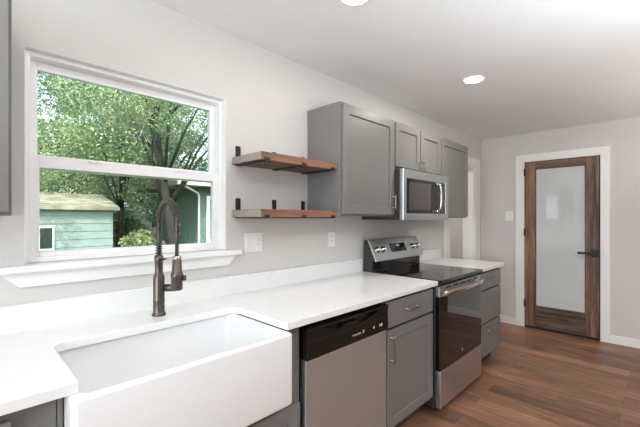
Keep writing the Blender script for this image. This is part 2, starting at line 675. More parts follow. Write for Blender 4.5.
def ring(mb, x0, x1, z0, z1, wl, wr, wb, wt, y0, y1, bev=0.002):
    mb.box(x0, x0 + wl, y0, y1, z0, z1, bev)
    mb.box(x1 - wr, x1, y0, y1, z0, z1, bev)
    mb.box(x0 + wl, x1 - wr, y0, y1, z0, z0 + wb, bev)
    mb.box(x0 + wl, x1 - wr, y0, y1, z1 - wt, z1, bev)
fx0, fx1, fz0, fz1 = WX0 + 0.003, WX1 - 0.003, WZ0 + 0.001, WZ1 - 0.004
mb = MB()
ring(mb, fx0, fx1, fz0, fz1, 0.019, 0.019, 0.020, 0.019, 0.032, 0.125)
mb.build('window_frame', M['vinyl'], W1)
ux0, ux1 = 0.1955, 1.0235
mb = MB()
ring(mb, ux0, ux1, 1.545, 1.988, 0.0275, 0.034, 0.060, 0.035, 0.078, 0.104)
up = mb.build('upper_sash', M['vinyl'], W1)
MB().box(ux0 + 0.01, ux1 - 0.01, 0.088, 0.092, 1.590, 1.970).build('pane', M['glass'], up)
mb = MB()
ring(mb, ux0, ux1, 1.187, 1.598, 0.030, 0.032, 0.020, 0.049, 0.045, 0.073)
lo = mb.build('lower_sash', M['vinyl'], W1)
MB().box(ux0 + 0.01, ux1 - 0.01, 0.057, 0.061, 1.195, 1.560).build('pane', M['glass'], lo)
mb = MB()
for cx in (0.42, 0.80):
    mb.box(cx - 0.025, cx + 0.025, 0.036, 0.0445, 1.586, 1.596, 0.002)
mb.build('sash_lock', M['vinyl'], W1)
mb = MB()
mb.box(0.062, 1.113, -0.062, -0.0005, 1.140, 1.1655, 0.004)
mb.box(WX0 + 0.001, WX1 - 0.001, -0.0005, 0.031, 1.140, 1.1655)
mb.build('window_sill', M['trim'], W1)
mb = MB()
mb.prism([(0.098, 1.1395), (0.157, 1.080), (1.050, 1.080), (1.104, 1.1395)], 'Y', -0.022, -0.0005, 0.002)
mb.build('window_apron', M['trim'], W1)

# wooden door in the far wall
D1 = struct_root('door_1', (FAR, -0.894, 0))
X = FAR
mb = MB()
cy0, cy1 = -1.3455, -0.4255
oy0, oy1 = -1.262, -0.526
mb.box(X - 0.020, X - 0.0005, oy1, cy1, 0, 2.122, 0.003)
mb.box(X - 0.020, X - 0.0005, cy0, oy0, 0, 2.122, 0.003)
mb.box(X - 0.020, X - 0.0005, oy0 + 0.0005, oy1 - 0.0005, 2.030, 2.122, 0.003)
mb.build('door_casing', M['trim'], D1)
mb = MB()
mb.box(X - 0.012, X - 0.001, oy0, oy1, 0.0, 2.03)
mb.build('door_gap_shade', M['gap_shade'], D1)  # flat dark backing stands in for shade in the gaps round the leaf
ly0, ly1, lz0, lz1 = -1.254, -0.534, 0.030, 2.022
gy0, gy1, gz0, gz1 = -1.137, -0.645, 0.277, 1.937
x0, x1 = X - 0.034, X - 0.013
mb = MB()
mb.box(x0, x1, gy1, ly1, lz0, lz1, 0.003)
mb.box(x0, x1, ly0, gy0, lz0, lz1, 0.003)
mb.build('door_stile', M['door_v'], D1)
mb = MB()
mb.box(x0 + 0.001, x1, gy0 + 0.0005, gy1 - 0.0005, lz0, gz0, 0.002)
mb.box(x0 + 0.001, x1, gy0 + 0.0005, gy1 - 0.0005, gz1, lz1, 0.002)
mb.build('door_rail', M['door_h'], D1)
mb = MB()
ring2 = 0.010
mb.box(x0 + 0.005, x0 + 0.010, gy0, gy0 + ring2, gz0, gz1)
mb.box(x0 + 0.005, x0 + 0.010, gy1 - ring2, gy1, gz0, gz1)
mb.box(x0 + 0.005, x0 + 0.010, gy0, gy1, gz0, gz0 + ring2)
mb.box(x0 + 0.005, x0 + 0.010, gy0, gy1, gz1 - ring2, gz1)
mb.build('glazing_bead', M['door_h'], D1)
mb = MB()
mb.box(x0 + 0.010, x0 + 0.016, gy0, gy1, gz0, gz1)
mb.build('door_glass', M['frost'], D1)
mb = MB()
mb.lathe([(0.0, 0), (0.030, 0), (0.030, 0.008), (0.024, 0.011), (0.0, 0.011)], (x0, -1.205, 0.957), (-1, 0, 0))
mb.box(x0 - 0.012, x0, -1.262, -1.190, 0.915, 0.999, 0.003)
mb.lathe([(0.011, 0), (0.011, 0.045), (0.0, 0.045)], (x0 - 0.010, -1.205, 0.957), (-1, 0, 0), 16)
mb.box(x0 - 0.064, x0 - 0.046, -1.218, -1.068, 0.945, 0.969, 0.005)
mb.build('door_handle', M['black'], D1)
for hz in (1.905, 1.17, 0.30):
    mb = MB()
    mb.lathe([(0.007, 0), (0.007, 0.09), (0.0, 0.09)], (x0 + 0.002, -0.5285, hz - 0.045), (0, 0, 1), 12)
    mb.box(x0 - 0.001, x0 + 0.006, -0.545, -0.529, hz - 0.042, hz + 0.042)
    mb.build('hinge', M['black'], D1)

# frames added around the fill lamps, out of view behind the camera
def fill_frame(name, axis, centre, half, z0, z1, at, sgn):
    r = struct_root(name, (centre, at, z0) if axis == 'X' else (at, centre, z0))
    mb = MB()
    def bx(u0, u1, d0, d1, c0, c1):
        a, b = sorted((at + sgn * d0, at + sgn * d1))
        if axis == 'X':
            mb.box(u0, u1, a, b, c0, c1, 0.003)
        else:
            mb.box(a, b, u0, u1, c0, c1, 0.003)
    u0, u1 = centre - half, centre + half
    bx(u0 - 0.08, u0, 0.001, 0.03, z0 - 0.08, z1 + 0.08)
    bx(u1, u1 + 0.08, 0.001, 0.03, z0 - 0.08, z1 + 0.08)
    bx(u0, u1, 0.001, 0.03, z1, z1 + 0.08)
    bx(u0, u1, 0.001, 0.03, z0 - 0.08, z0)
    mb.build('window_frame', M['trim'], r)
fill_frame('fill_frame_right', 'X', 0.9, 1.15, 0.8, 2.1, RIGHT, 1)
fill_frame('fill_frame_near', 'Y', -1.9, 1.10, 0.8, 2.1, NEAR, 1)

# ------------------------------------------------------------------ ceiling lights
def ceiling_light(x, y, label, power, group='recessed ceiling lights'):
    t = thing('recessed_ceiling_light', label, 'ceiling light', (x, y, CEIL), group)
    mb = MB()
    n = 40
    prof = [(0.074, 0.0), (0.075, -0.003), (0.073, -0.005), (0.067, -0.005), (0.066, -0.002)]
    loops = [[(x + r * cos(2 * pi * k / n), y + r * sin(2 * pi * k / n), CEIL - 0.0008 + h) for k in range(n)] for r, h in prof]
    mb.loft(loops, False, False)
    mb.build('trim_ring', M['vinyl'], t)
    MB().lathe([(0.0, 0), (0.0655, 0), (0.0655, -0.003), (0.0, -0.0031)], (x, y, CEIL - 0.001), (0, 0, 1), 36).build('lens', M['lens'], t)
    a = area('lamp_light', (x, y, CEIL - 0.012), (x, y, 0), 0.14, 0.14, power, (1.0, 0.92, 0.84), 'DISK')
    return t
ceiling_light(2.705, -0.735, 'white round recessed ceiling light in front of the microwave', 9.5)
ceiling_light(1.295, -0.725, 'white round recessed ceiling light cut by the top edge of the picture', 3.4)
for lx, ly, lp_ in ((-0.05, -0.72, 2.5), (2.705, -2.6, 9), (0.6, -2.6, 7), (4.25, 0.9, 14)):  # unseen lamps without fixtures, added as fill, one for the room beyond
    area('lamp_light', (lx, ly, CEIL - 0.012), (lx, ly, 0), 0.14, 0.14, lp_, (0.96, 0.95, 0.95), 'DISK')

# ------------------------------------------------------------------ cabinets
def pull(root_or_parent, p0, p1, out, r=0.0043, name='handle', mat=None):
    """bar pull from p0 to p1 standing off by 'out' along -Y, with two posts."""
    p0, p1 = Vector(p0), Vector(p1)
    d = (p1 - p0).normalized()
    o = Vector((0, -out, 0))
    mb = MB()
    ext = d * 0.014
    mb.tube([p0 + o - ext, p0 + o, p1 + o, p1 + o + ext], r, 10)
    for p in (p0, p1):
        mb.lathe([(r * 1.7, 0), (r * 1.5, 0.003), (r * 0.9, 0.006), (r * 0.9, out)], p, (0, -1, 0), 12)
    return mb.build(name, mat or M['nickel'], root_or_parent)


def shaker(parent, name, x0, x1, z0, z1, yb, th=0.02, rail=0.058, handle=None):
    """Door with raised frame; yb is the back plane, front at yb-th."""
    mb = MB()
    yf = yb - th
    mb.box(x0, x0 + rail, yf, yb, z0, z1, 0.0025)
    mb.box(x1 - rail, x1, yf, yb, z0, z1, 0.0025)
    mb.box(x0 + rail - 0.003, x1 - rail + 0.003, yf + 0.0003, yb, z0, z0 + rail, 0.0025)
    mb.box(x0 + rail - 0.003, x1 - rail + 0.003, yf + 0.0003, yb, z1 - rail, z1, 0.0025)
    mb.box(x0 + rail - 0.005, x1 - rail + 0.005, yf + 0.010, yb, z0 + rail - 0.005, z1 - rail + 0.005)
    d = mb.build(name, M['cab'], parent)
    if handle:
        pull(d, (handle[0], yf, handle[1]), (handle[2], yf, handle[3]), 0.028)
    return d


def slab(parent, name, x0, x1, z0, z1, yb, th=0.02, handle=None):
    mb = MB().box(x0, x1, yb - th, yb, z0, z1, 0.003)
    d = mb.build(name, M['cab'], parent)
    if handle:
        pull(d, (handle[0], yb - th, handle[1]), (handle[2], yb - th, handle[3]), 0.026)
    return d

# wall cabinets -----------------------------------------------------
CB = -0.0015   # back of everything fixed to the wall


def wall_cab(label, x0, x1, z0, z1, yf=-0.298):
    t = thing('wall_cabinet', label, 'cabinet', ((x0 + x1) / 2, -0.15, z0), 'grey wall cabinets')
    MB().box(x0, x1, yf, CB, z0, z1, 0.0015).build('carcass', M['cab'], t)
    return t
t = wall_cab('large grey wall cabinet with one framed door beside the wooden shelves', 1.6765, 2.284, 1.357, 2.083)
shaker(t, 'door', 1.690, 2.276, 1.369, 2.070, -0.2985, handle=(2.247, 1.420, 2.247, 1.500))
t = wall_cab('short grey two-door wall cabinet above the microwave', 2.286, 3.050, 1.722, 2.083)
shaker(t, 'door', 2.294, 2.664, 1.733, 2.068, -0.2985, rail=0.055, handle=(2.636, 1.755, 2.636, 1.805))
shaker(t, 'door', 2.675, 3.042, 1.733, 2.068, -0.2985, rail=0.055, handle=(2.703, 1.755, 2.703, 1.805))
t = wall_cab('grey single-door wall cabinet right of the microwave', 3.052, 3.662, 1.345, 2.083)
shaker(t, 'door', 3.064, 3.652, 1.357, 2.068, -0.2985)
t = wall_cab('grey wall cabinet cut off at the left picture edge beside the window', -0.52, 0.114, 1.352, 2.083)
shaker(t, 'door', -0.508, 0.106, 1.362, 2.068, -0.2985)

# base cabinets -----------------------------------------------------
YF = -0.612      # carcass front
YD = YF - 0.0033


def base_cab(label, x0, x1, loc=None, z1=0.8825, group='grey base cabinets', topz=None, dark=False):
    t = thing('base_cabinet', label, 'cabinet', ((x0 + x1) / 2, -0.3, 0), group)
    mb = MB()
    mb.box(x0, x1, YF, -0.024, 0.10, topz or z1, 0.001)
    mb.build('carcass', M['cab'], t)
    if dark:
        MB().box(x0 + 0.002, x1 - 0.002, YF - 0.003, YF - 0.0003, 0.105, z1).build('shade_sheet', M['gap_shade'], t)  # dark sheet painting the shade in the gaps between drawers and doors
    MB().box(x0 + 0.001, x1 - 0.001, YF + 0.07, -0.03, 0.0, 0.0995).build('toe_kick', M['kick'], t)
    return t
# left of the sink
t = base_cab('grey base cabinet at the left picture edge, left of the sink', -0.60, 0.178)
slab(t, 'drawer', -0.585, 0.087, 0.715, 0.853, YD, handle=(-0.30, 0.785, -0.20, 0.785))
shaker(t, 'door', -0.585, 0.087, 0.130, 0.700, YD)
# sink cabinet
t = thing('base_cabinet', 'grey two-door base cabinet under the white sink', 'cabinet', (0.61, -0.3, 0), 'grey base cabinets')
mb = MB()
mb.box(0.180, 0.1925, YF, -0.024, 0.10, 0.8825, 0.001)
mb.box(0.9525, 1.044, YF, -0.024, 0.10, 0.8825, 0.001)
mb.box(0.1925, 0.9525, YF, -0.024, 0.10, 0.588)
mb.build('carcass', M['cab'], t)
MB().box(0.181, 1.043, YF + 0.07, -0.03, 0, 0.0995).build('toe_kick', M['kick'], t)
shaker(t, 'door', 0.196, 0.606, 0.130, 0.548, YD, handle=(0.572, 0.43, 0.572, 0.51))
shaker(t, 'door', 0.612, 1.030, 0.130, 0.548, YD, handle=(0.646, 0.43, 0.646, 0.51))
# between dishwasher and stove
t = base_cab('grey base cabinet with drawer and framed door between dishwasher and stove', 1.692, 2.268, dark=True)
slab(t, 'drawer', 1.700, 2.252, 0.712, 0.862, YD, handle=(1.905, 0.790, 2.025, 0.790))
shaker(t, 'door', 1.700, 2.252, 0.128, 0.695, YD, handle=(1.735, 0.525, 1.735, 0.655))
# right of the stove
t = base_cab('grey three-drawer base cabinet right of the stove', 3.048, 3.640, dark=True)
slab(t, 'drawer', 3.056, 3.635, 0.715, 0.862, YD, handle=(3.285, 0.800, 3.405, 0.800))
slab(t, 'drawer', 3.056, 3.635, 0.420, 0.700, YD, handle=(3.285, 0.625, 3.405, 0.625))
slab(t, 'drawer', 3.056, 3.635, 0.128, 0.405, YD, handle=(3.285, 0.340, 3.405, 0.340))

# ------------------------------------------------------------------ worktops
def arc(cx, cy, r, a0, a1, n=7):
    return [(cx + r * cos(a0 + (a1 - a0) * k / n), cy + r * sin(a0 + (a1 - a0) * k / n)) for k in range(n + 1)]
CF, CX0 = -0.660, -0.62
cx0, cx1, cyb, rr_ = 0.219, 0.936, -0.270, 0.045
poly = [(CX0, CF), (cx0, CF)] + arc(cx0 + rr_, cyb - rr_, rr_, pi, pi / 2) + arc(cx1 - rr_, cyb - rr_, rr_, pi / 2, 0) + [(cx1, CF), (2.276, CF), (2.276, -0.0225), (CX0, -0.0225)]
t = thing('countertop', 'long white veined quartz worktop around the sink, left of the stove', 'countertop', (0.9, -0.3, 0.884), 'white quartz worktops')
MB().prism(poly, 'Z', 0.884, 0.914, 0.0018).build('worktop', M['quartz'], t)
MB().box(CX0, 2.276, -0.0215, CB, 0.884, 1.016, 0.0015).build('upstand', M['quartz'], t)
t = thing('countertop', 'short white quartz worktop right of the stove over the drawers', 'countertop', (3.36, -0.3, 0.884), 'white quartz worktops')
MB().box(3.048, 3.672, CF, -0.0225, 0.884, 0.914, 0.0018).build('worktop', M['quartz'], t)
MB().box(3.048, 3.672, -0.0215, CB, 0.884, 1.016, 0.0015).build('upstand', M['quartz'], t)

# ------------------------------------------------------------------ sink
t = thing('farmhouse_sink', 'white farmhouse sink with deep apron front set into the worktop', 'sink', (0.57, -0.47, 0.59))
sx0, sx1, sy0, sy1 = 0.196, 0.939, -0.697, -0.225
zb, zt = 0.592, 0.8825
mb = MB()
R_ = 0.018
lp = []
for k in range(5):                       # rounded lower edge
    a = pi / 2 * k / 4
    i = 0.016 * (1 - sin(a))
    lp.append(rrect(sx0 + i, sx1 - i, sy0 + i, sy1 - i, zb + 0.016 * (1 - cos(a)), R_ - i * 0.5))
for k in range(5):                       # rounded outer lip
    a = pi / 2 * k / 4
    i = 0.010 * (1 - cos(a))
    lp.append(rrect(sx0 + i, sx1 - i, sy0 + i, sy1 - i, zt - 0.010 * (1 - sin(a)), R_))
ix0, ix1, iy0, iy1 = 0.226, 0.914, -0.668, -0.250
for k in range(5):
    a = pi / 2 * k / 4
    i = 0.008 * sin(a)
    lp.append(rrect(ix0 - 0.008 + i, ix1 + 0.008 - i, iy0 - 0.008 + i, iy1 + 0.008 - i, zt - 0.008 * (1 - cos(a)), 0.030))
for k in range(6):
    a = pi / 2 * k / 5
    i = 0.012 + 0.040 * (1 - cos(a))
    lp.append(rrect(ix0 + i, ix1 - i, iy0 + i, iy1 - i, 0.655 + 0.040 * (1 - sin(a)), 0.045))
mb.loft(lp, True, True)
mb.build('basin', M['sink'], t)
MB().lathe([(0.0, 0), (0.045, 0), (0.043, 0.003), (0.030, 0.003), (0.026, 0.001), (0.0, 0.001)], (0.57, -0.47, 0.6552), (0, 0, 1)).build('drain', M['chrome'], t)

# ------------------------------------------------------------------ faucet
fx, fy = 0.617, -0.160
t = thing('kitchen_faucet', 'gunmetal spring-neck kitchen faucet standing behind the sink', 'faucet', (fx, fy, 0.9142))
z0 = 0.9145
mb = MB()
mb.lathe([(0.0, 0), (0.029, 0), (0.029, 0.006), (0.0255, 0.012), (0.0235, 0.018), (0.0235, 0.060), (0.0245, 0.064), (0.0245, 0.068), (0.0235, 0.072), (0.0235, 0.168), (0.0215, 0.176), (0.0165, 0.186), (0.0165, 0.235), (0.0185, 0.238), (0.0185, 0.262), (0.013, 0.266), (0.0, 0.266)], (fx, fy, z0), (0, 0, 1), 32)
mb.build('body', M['gunmetal'], t)
# neck path: up, over towards -Y, down to the spray head
reach = 0.185
zc = 1.318
path = [Vector((fx, fy, 1.175)), Vector((fx, fy, 1.24)), Vector((fx, fy, 1.29))]
for k in range(0, 25):
    a = pi * k / 24
    path.append(Vector((fx, fy - reach / 2 + reach / 2 * cos(a), zc + 0.098 * sin(a))))
path += [Vector((fx, fy - reach, 1.29)), Vector((fx, fy - reach, 1.265))]
down = path + [Vector((fx, fy - reach, 1.19))]
MB().tube(down, 0.0075, 12).build('hose', M['gunmetal'], t)
# spring
def resample(pts, n):
    L = [0]
    for a, b_ in zip(pts, pts[1:]):
        L.append(L[-1] + (b_ - a).length)
    outp = []
    for i in range(n):
        s_ = L[-1] * i / (n - 1)
        j = 0
        while j < len(L) - 2 and L[j + 1] < s_:
            j += 1
        f = (s_ - L[j]) / max(L[j + 1] - L[j], 1e-9)
        outp.append(pts[j].lerp(pts[j + 1], min(max(f, 0), 1)))
    return outp, L[-1]
rs, LL = resample(path, 900)
turns = 46
hp = []
for i, p in enumerate(rs):
    d = (rs[min(i + 1, len(rs) - 1)] - rs[max(i - 1, 0)]).normalized()
    u = Vector((1, 0, 0))
    w_ = d.cross(u).normalized()
    a = 2 * pi * turns * i / (len(rs) - 1)
    hp.append(p + (u * cos(a) + w_ * sin(a)) * 0.0118)
MB().tube(hp, 0.0031, 6).build('spring', M['gunmetal'], t)
# holder arm
mb = MB()
mb.tube([(fx, fy - 0.016, 1.164), (fx, fy - 0.10, 1.172), (fx, fy - reach + 0.016, 1.180)], 0.0055, 10)
mb.lathe([(0.0125, 0), (0.0165, 0), (0.0165, 0.018), (0.0125, 0.018)], (fx, fy - reach, 1.172), (0, 0, 1), 24)
mb.build('holder_arm', M['chrome'], t, 'bright metal hose holder arm')
mb = MB()
mb.lathe([(0.0, 0.0), (0.021, 0.0), (0.0225, 0.004), (0.0225, 0.050), (0.0235, 0.052), (0.0235, 0.066), (0.0200, 0.072), (0.0165, 0.125), (0.011, 0.133), (0.0, 0.133)], (fx, fy - reach, 1.052), (0, 0, 1), 28)
mb.box(fx - 0.008, fx + 0.008, fy - reach - 0.033, fy - reach - 0.019, 1.068, 1.118, 0.004)
mb.lathe([(0.012, 0), (0.012, 0.014), (0.009, 0.017), (0.0, 0.017)], (fx + 0.016, fy - reach - 0.010, 1.100), (0.85, -0.5, 0), 16)
mb.build('spray_head', M['gunmetal'], t)
mb = MB()
mb.lathe([(0.0165, 0.0), (0.0165, 0.050), (0.0125, 0.053), (0.0, 0.053)], (fx + 0.018, fy - 0.010, 1.034), (0.75, -0.66, 0), 20)
mb.tube([(fx + 0.050, fy - 0.038, 1.040), (fx + 0.060, fy - 0.046, 1.066), (fx + 0.074, fy - 0.058, 1.092)], [0.006, 0.0055, 0.0045], 10)
mb.build('lever', M['gunmetal'], t)

# ------------------------------------------------------------------ dishwasher
dx0, dx1 = 1.052, 1.688
t = thing('dishwasher', 'built-in dishwasher with stainless door and black control panel', 'dishwasher', ((dx0 + dx1) / 2, -0.33, 0))
mb = MB()
mb.box(dx0, dx1, -0.600, -0.05, 0.09, 0.879, 0.002)
mb.box(dx0 + 0.01, dx1 - 0.01, -0.54, -0.05, 0.0, 0.09)
mb.build('tub_body', M['blackplastic'], t)
MB().box(dx0 + 0.006, dx1 - 0.004, -0.640, -0.601, 0.105, 0.7165, 0.004).build('door', M['steel_v'], t)
pf = -0.652
mb = MB()
# panel with a scooped pull in its upper middle
mb.box(dx0 + 0.004, dx1 - 0.003, pf, -0.601, 0.718, 0.800, 0.004)
mb.box(dx0 + 0.004, dx0 + 0.12, pf + 0.001, -0.601, 0.798, 0.856, 0.004)
mb.box(dx1 - 0.10, dx1 - 0.003, pf + 0.001, -0.601, 0.798, 0.856, 0.004)
mb.box(dx0 + 0.004, dx1 - 0.003, pf - 0.004, -0.601, 0.847, 0.858, 0.004)
mb.box(dx0 + 0.10, dx1 - 0.09, pf + 0.026, -0.601, 0.798, 0.850)
# curved lower lip of the pocket
n = 16
lo_, hi_ = [], []
xa, xb = dx0 + 0.11, dx1 - 0.09
pts = [(xa, 0.798)]
for k in range(n + 1):
    f = k / n
    pts.append((xa + (xb - xa) * f, 0.842 - 0.040 * sin(pi * f)))
pts.append((xb, 0.798))
mb.prism(pts, 'Y', pf + 0.0005, -0.61, 0.001)
pan = mb.build('control_panel', M['blackplastic'], t)
mb = MB()
kx = (dx0 + dx1) / 2 - 0.01
mb.prism([(kx - 0.075, 0.800), (kx + 0.075, 0.800), (kx + 0.060, 0.826), (kx - 0.060, 0.826)], 'Y', pf + 0.004, pf + 0.020, 0.003)
mb.build('latch_grip', M['blackglass'], t)
mb = MB()
mb.box(1.342, 1.640, pf - 0.0012, pf, 0.738, 0.778, 0.0005)
mb.build('label_strip', M['blackglass'], pan)
yp = pf - 0.0016
for x_, w2, h2 in ((1.455, 0.005, 0.008), (1.545, 0.006, 0.006), (1.600, 0.006, 0.006), (1.617, 0.006, 0.008)):
    MB().box(x_ - w2, x_ + w2, yp, yp + 0.0006, 0.760 - h2, 0.760 + h2).build('button_mark', M['print'], pan)


def text_part(body, size, origin, parent, name, mat, rot=(pi / 2, 0, 0), depth=0.0006, align='CENTER'):
    cu = bpy.data.curves.new(name, 'FONT')
    cu.body = body
    cu.size = size
    cu.align_x = align
    cu.align_y = 'CENTER'
    cu.extrude = depth / 2
    tmp = bpy.data.objects.new('tmp_text', cu)
    COL.objects.link(tmp)
    bpy.context.view_layer.update()
    dg = bpy.context.evaluated_depsgraph_get()
    me = bpy.data.meshes.new_from_object(tmp.evaluated_get(dg))
    bpy.data.objects.remove(tmp)
    from mathutils import Euler
    mtx = Matrix.Translation(Vector(origin) - Vector(parent['_w'])) @ Euler(rot).to_matrix().to_4x4()
    me.transform(mtx)
    me.materials.clear()
    me.materials.append(mat)
    o = bpy.data.objects.new(name, me)
    COL.objects.link(o)
    o.parent = parent
    o['_w'] = parent['_w']
    return o
text_part('FRIGIDAIRE', 0.0135, (1.400, yp, 0.757), pan, 'lettering', M['print'])

# ------------------------------------------------------------------ range
rx0, rx1 = 2.285, 3.044
t = thing('electric_range', 'freestanding stainless electric range with black glass cooktop', 'stove', ((rx0 + rx1) / 2, -0.33, 0))
mb = MB()
mb.box(rx0, rx1, -0.635, -0.030, 0.035, 0.893, 0.003)
for xx in (rx0 + 0.04, rx1 - 0.04):
    for yy in (-0.60, -0.08):
        mb.lathe([(0.018, 0), (0.018, 0.036)], (xx, yy, 0.0), (0, 0, 1), 12)
mb.build('body', M['blackside'], t)
mb = MB()
mb.box(rx0, rx1, -0.682, -0.105, 0.8935, 0.9185, 0.004)
ct = mb.build('cooktop', M['cooktop'], t)


def burner_ring(mb, x, y, r, z):
    n = 40
    for q in (r, r * 0.62):
        loops = [[(x + a * cos(2 * pi * k / n), y + a * sin(2 * pi * k / n), z) for k in range(n)] for a in (q - 0.0015, q)]
        mb.loft(loops, False, False)
mb = MB()
for (bx_, by_, br_) in ((2.46, -0.52, 0.115), (2.86, -0.50, 0.095), (2.46, -0.25, 0.08), (2.86, -0.25, 0.08), (2.655, -0.22, 0.05)):
    burner_ring(mb, bx_, by_, br_, 0.9188)
mb.build('burner_marks', paint('burner_grey_print', (62, 60, 59), 0.2, 0.02), ct)
# backguard: slanted stainless control panel on a black riser
mb = MB()
mb.prism([(-0.026, 0.894), (-0.104, 0.894), (-0.104, 1.000), (-0.138, 1.002), (-0.060, 1.168), (-0.026, 1.168)], 'X', rx0, rx0 + 0.008)
mb.prism([(-0.026, 0.894), (-0.104, 0.894), (-0.104, 1.000), (-0.138, 1.002), (-0.060, 1.168), (-0.026, 1.168)], 'X', rx1 - 0.008, rx1)
mb.prism([(-0.026, 0.9195), (-0.100, 0.9195), (-0.100, 1.000), (-0.132, 1.004), (-0.058, 1.164), (-0.026, 1.164)], 'X', rx0 + 0.008, rx1 - 0.008)
bg = mb.build('backguard', M['blackside'], t)
mb = MB()
mb.box(rx0 + 0.03, rx1 - 0.03, -0.1015, -0.1003, 0.925, 0.992)
mb.build('riser_panel', M['blackglass'], bg)
# slanted fascia: plane from (y,z)=(-0.138,1.001) to (-0.060,1.170)
P0, P1 = Vector((0, -0.1385, 1.000)), Vector((0, -0.0600, 1.171))
sd = (P1 - P0)
SL = sd.length
sd.normalize()
sn = Vector((0, -sd.z, sd.y))      # outward normal (towards -Y, up)


def slant(x, s_, off=0.0):
    p = P0 + sd * s_ + sn * off
    return (x, p.y, p.z)


def slant_box(mb, xa, xb, sa, sb, o0, o1, bev=0.0):
    t_ = bmesh.new()
    v = [t_.verts.new(slant(x, s_, o)) for x, s_, o in ((xa, sa, o0), (xb, sa, o0), (xb, sb, o0), (xa, sb, o0), (xa, sa, o1), (xb, sa, o1), (xb, sb, o1), (xa, sb, o1))]
    for q in ((0, 3, 2, 1), (4, 5, 6, 7), (0, 1, 5, 4), (1, 2, 6, 5), (2, 3, 7, 6), (3, 0, 4, 7)):
        t_.faces.new([v[i] for i in q])
    bmesh.ops.recalc_face_normals(t_, faces=list(t_.faces))
    mb._merge(t_, bev)
mb = MB()
slant_box(mb, rx0, rx1, -0.002, SL, -0.006, 0.006, 0.002)
fas = mb.build('fascia', M['steel_h'], bg)
mb = MB()
slant_box(mb, 2.545, 2.790, 0.060, 0.135, 0.0062, 0.0075, 0.0005)
disp = mb.build('display', M['blackglass'], bg)
mb = MB()
for k in range(3):
    slant_box(mb, 2.650 + k * 0.016, 2.661 + k * 0.016, 0.106, 0.122, 0.0077, 0.0080)
mb.build('digits', M['digits'], disp)
kp_ = paint('grey_key_print', (120, 120, 120), 0.5, 0.01)
for k in range(7):
    for j in range(2):
        mb = MB()
        slant_box(mb, 2.560 + k * 0.033, 2.570 + k * 0.033, 0.070 + j * 0.014, 0.073 + j * 0.014, 0.0077, 0.0079)
        mb.build('key', kp_, disp)
for kx_ in (2.352, 2.430, 2.905, 2.980):
    mb = MB()
    o = slant(kx_, 0.092, 0.0062)
    mb.lathe([(0.0, 0), (0.027, 0), (0.027, 0.004), (0.021, 0.007), (0.019, 0.026), (0.016, 0.029), (0.0, 0.029)], o, sn, 24)
    slant_box(mb, kx_ - 0.004, kx_ + 0.004, 0.075, 0.109, 0.034, 0.042, 0.002)
    mb.build('knob', M['chrome'], bg)
# front: stainless strip, oven door, drawer
mb = MB()
mb.box(rx0 + 0.004, rx1 - 0.004, -0.664, -0.6355, 0.800, 0.872, 0.003)
st = mb.build('vent_trim', M['steel_h'], t)
mb = MB()
for k in range(5):
    xx = rx0 + 0.10 + k * 0.125
    mb.box(xx, xx + 0.085, -0.6655, -0.6642, 0.850, 0.862)
mb.build('vent_slots', M['slot'], st)
mb = MB()
mb.box(rx0 + 0.004, rx1 - 0.004, -0.668, -0.6355, 0.297, 0.799, 0.003)
od = mb.build('oven_door', M['blackglass'], t)
mb = MB()
mb.box(rx0 + 0.006, rx1 - 0.006, -0.6705, -0.6685, 0.300, 0.797, 0.001)
mb.build('door_glass', M['ovenglass'], od)
mb = MB()
mb.box(rx0 + 0.004, rx1 - 0.004, -0.672, -0.6355, 0.040, 0.292, 0.004)
mb.build('storage_drawer', M['steel_h'], t)
# bowed handle
hp = []
hx0, hx1 = rx0 + 0.028, rx1 - 0.028
for k in range(25):
    f = k / 24
    bow = 1 - (2 * f - 1) ** 2
    hp.append((hx0 + (hx1 - hx0) * f, -0.690 - 0.030 * bow ** 0.8, 0.826))
mb = MB()
lps = []
for i, p in enumerate(hp):
    lps.append([(p[0], p[1] - 0.010 * cos(a), p[2] + 0.017 * sin(a)) for a in [2 * pi * k / 14 for k in range(14)]])
mb.loft(lps)
for f in (0, -1):
    mb.box(hp[f][0] - 0.014, hp[f][0] + 0.014, -0.694, -0.6645, 0.810, 0.842, 0.004)
mb.build('handle', M['chrome'], od)
mb = MB()
mb.lathe([(0.0, 0), (0.017, 0), (0.017, 0.002), (0.0145, 0.002), (0.0, 0.002)], (2.650, -0.6707, 0.352), (0, -1, 0), 28)
bd = mb.build('badge', M['chrome'], od)
mb = MB()
mb.lathe([(0.0, 0), (0.0138, 0), (0.0138, 0.0006), (0.0, 0.0006)], (2.650, -0.6728, 0.352), (0, -1, 0), 28)
mb.build('badge_disc', M['blackplastic'], od)
text_part('GE', 0.018, (2.650, -0.6737, 0.352), od, 'lettering', M['print'])

# ------------------------------------------------------------------ microwave
mx0, mx1, mz0, mz1 = 2.288, 3.046, 1.327, 1.7130
t = thing('microwave', 'over-range stainless microwave with dark window and bowed handle', 'microwave', ((mx0 + mx1) / 2, -0.2, mz0))
mb = MB()
mb.box(mx0 - 0.002, mx1 - 0.002, -0.352, CB, mz0 + 0.004, mz1, 0.002)
bdy = mb.build('body', M['blackside'], t)
mb = MB()
for k in range(2):
    mb.box(2.36 + k * 0.34, 2.62 + k * 0.34, -0.26, -0.08, mz0 + 0.001, mz0 + 0.0038)
mb.build('grease_filter', M['slot'], bdy)
mf = -0.385
mb = MB()
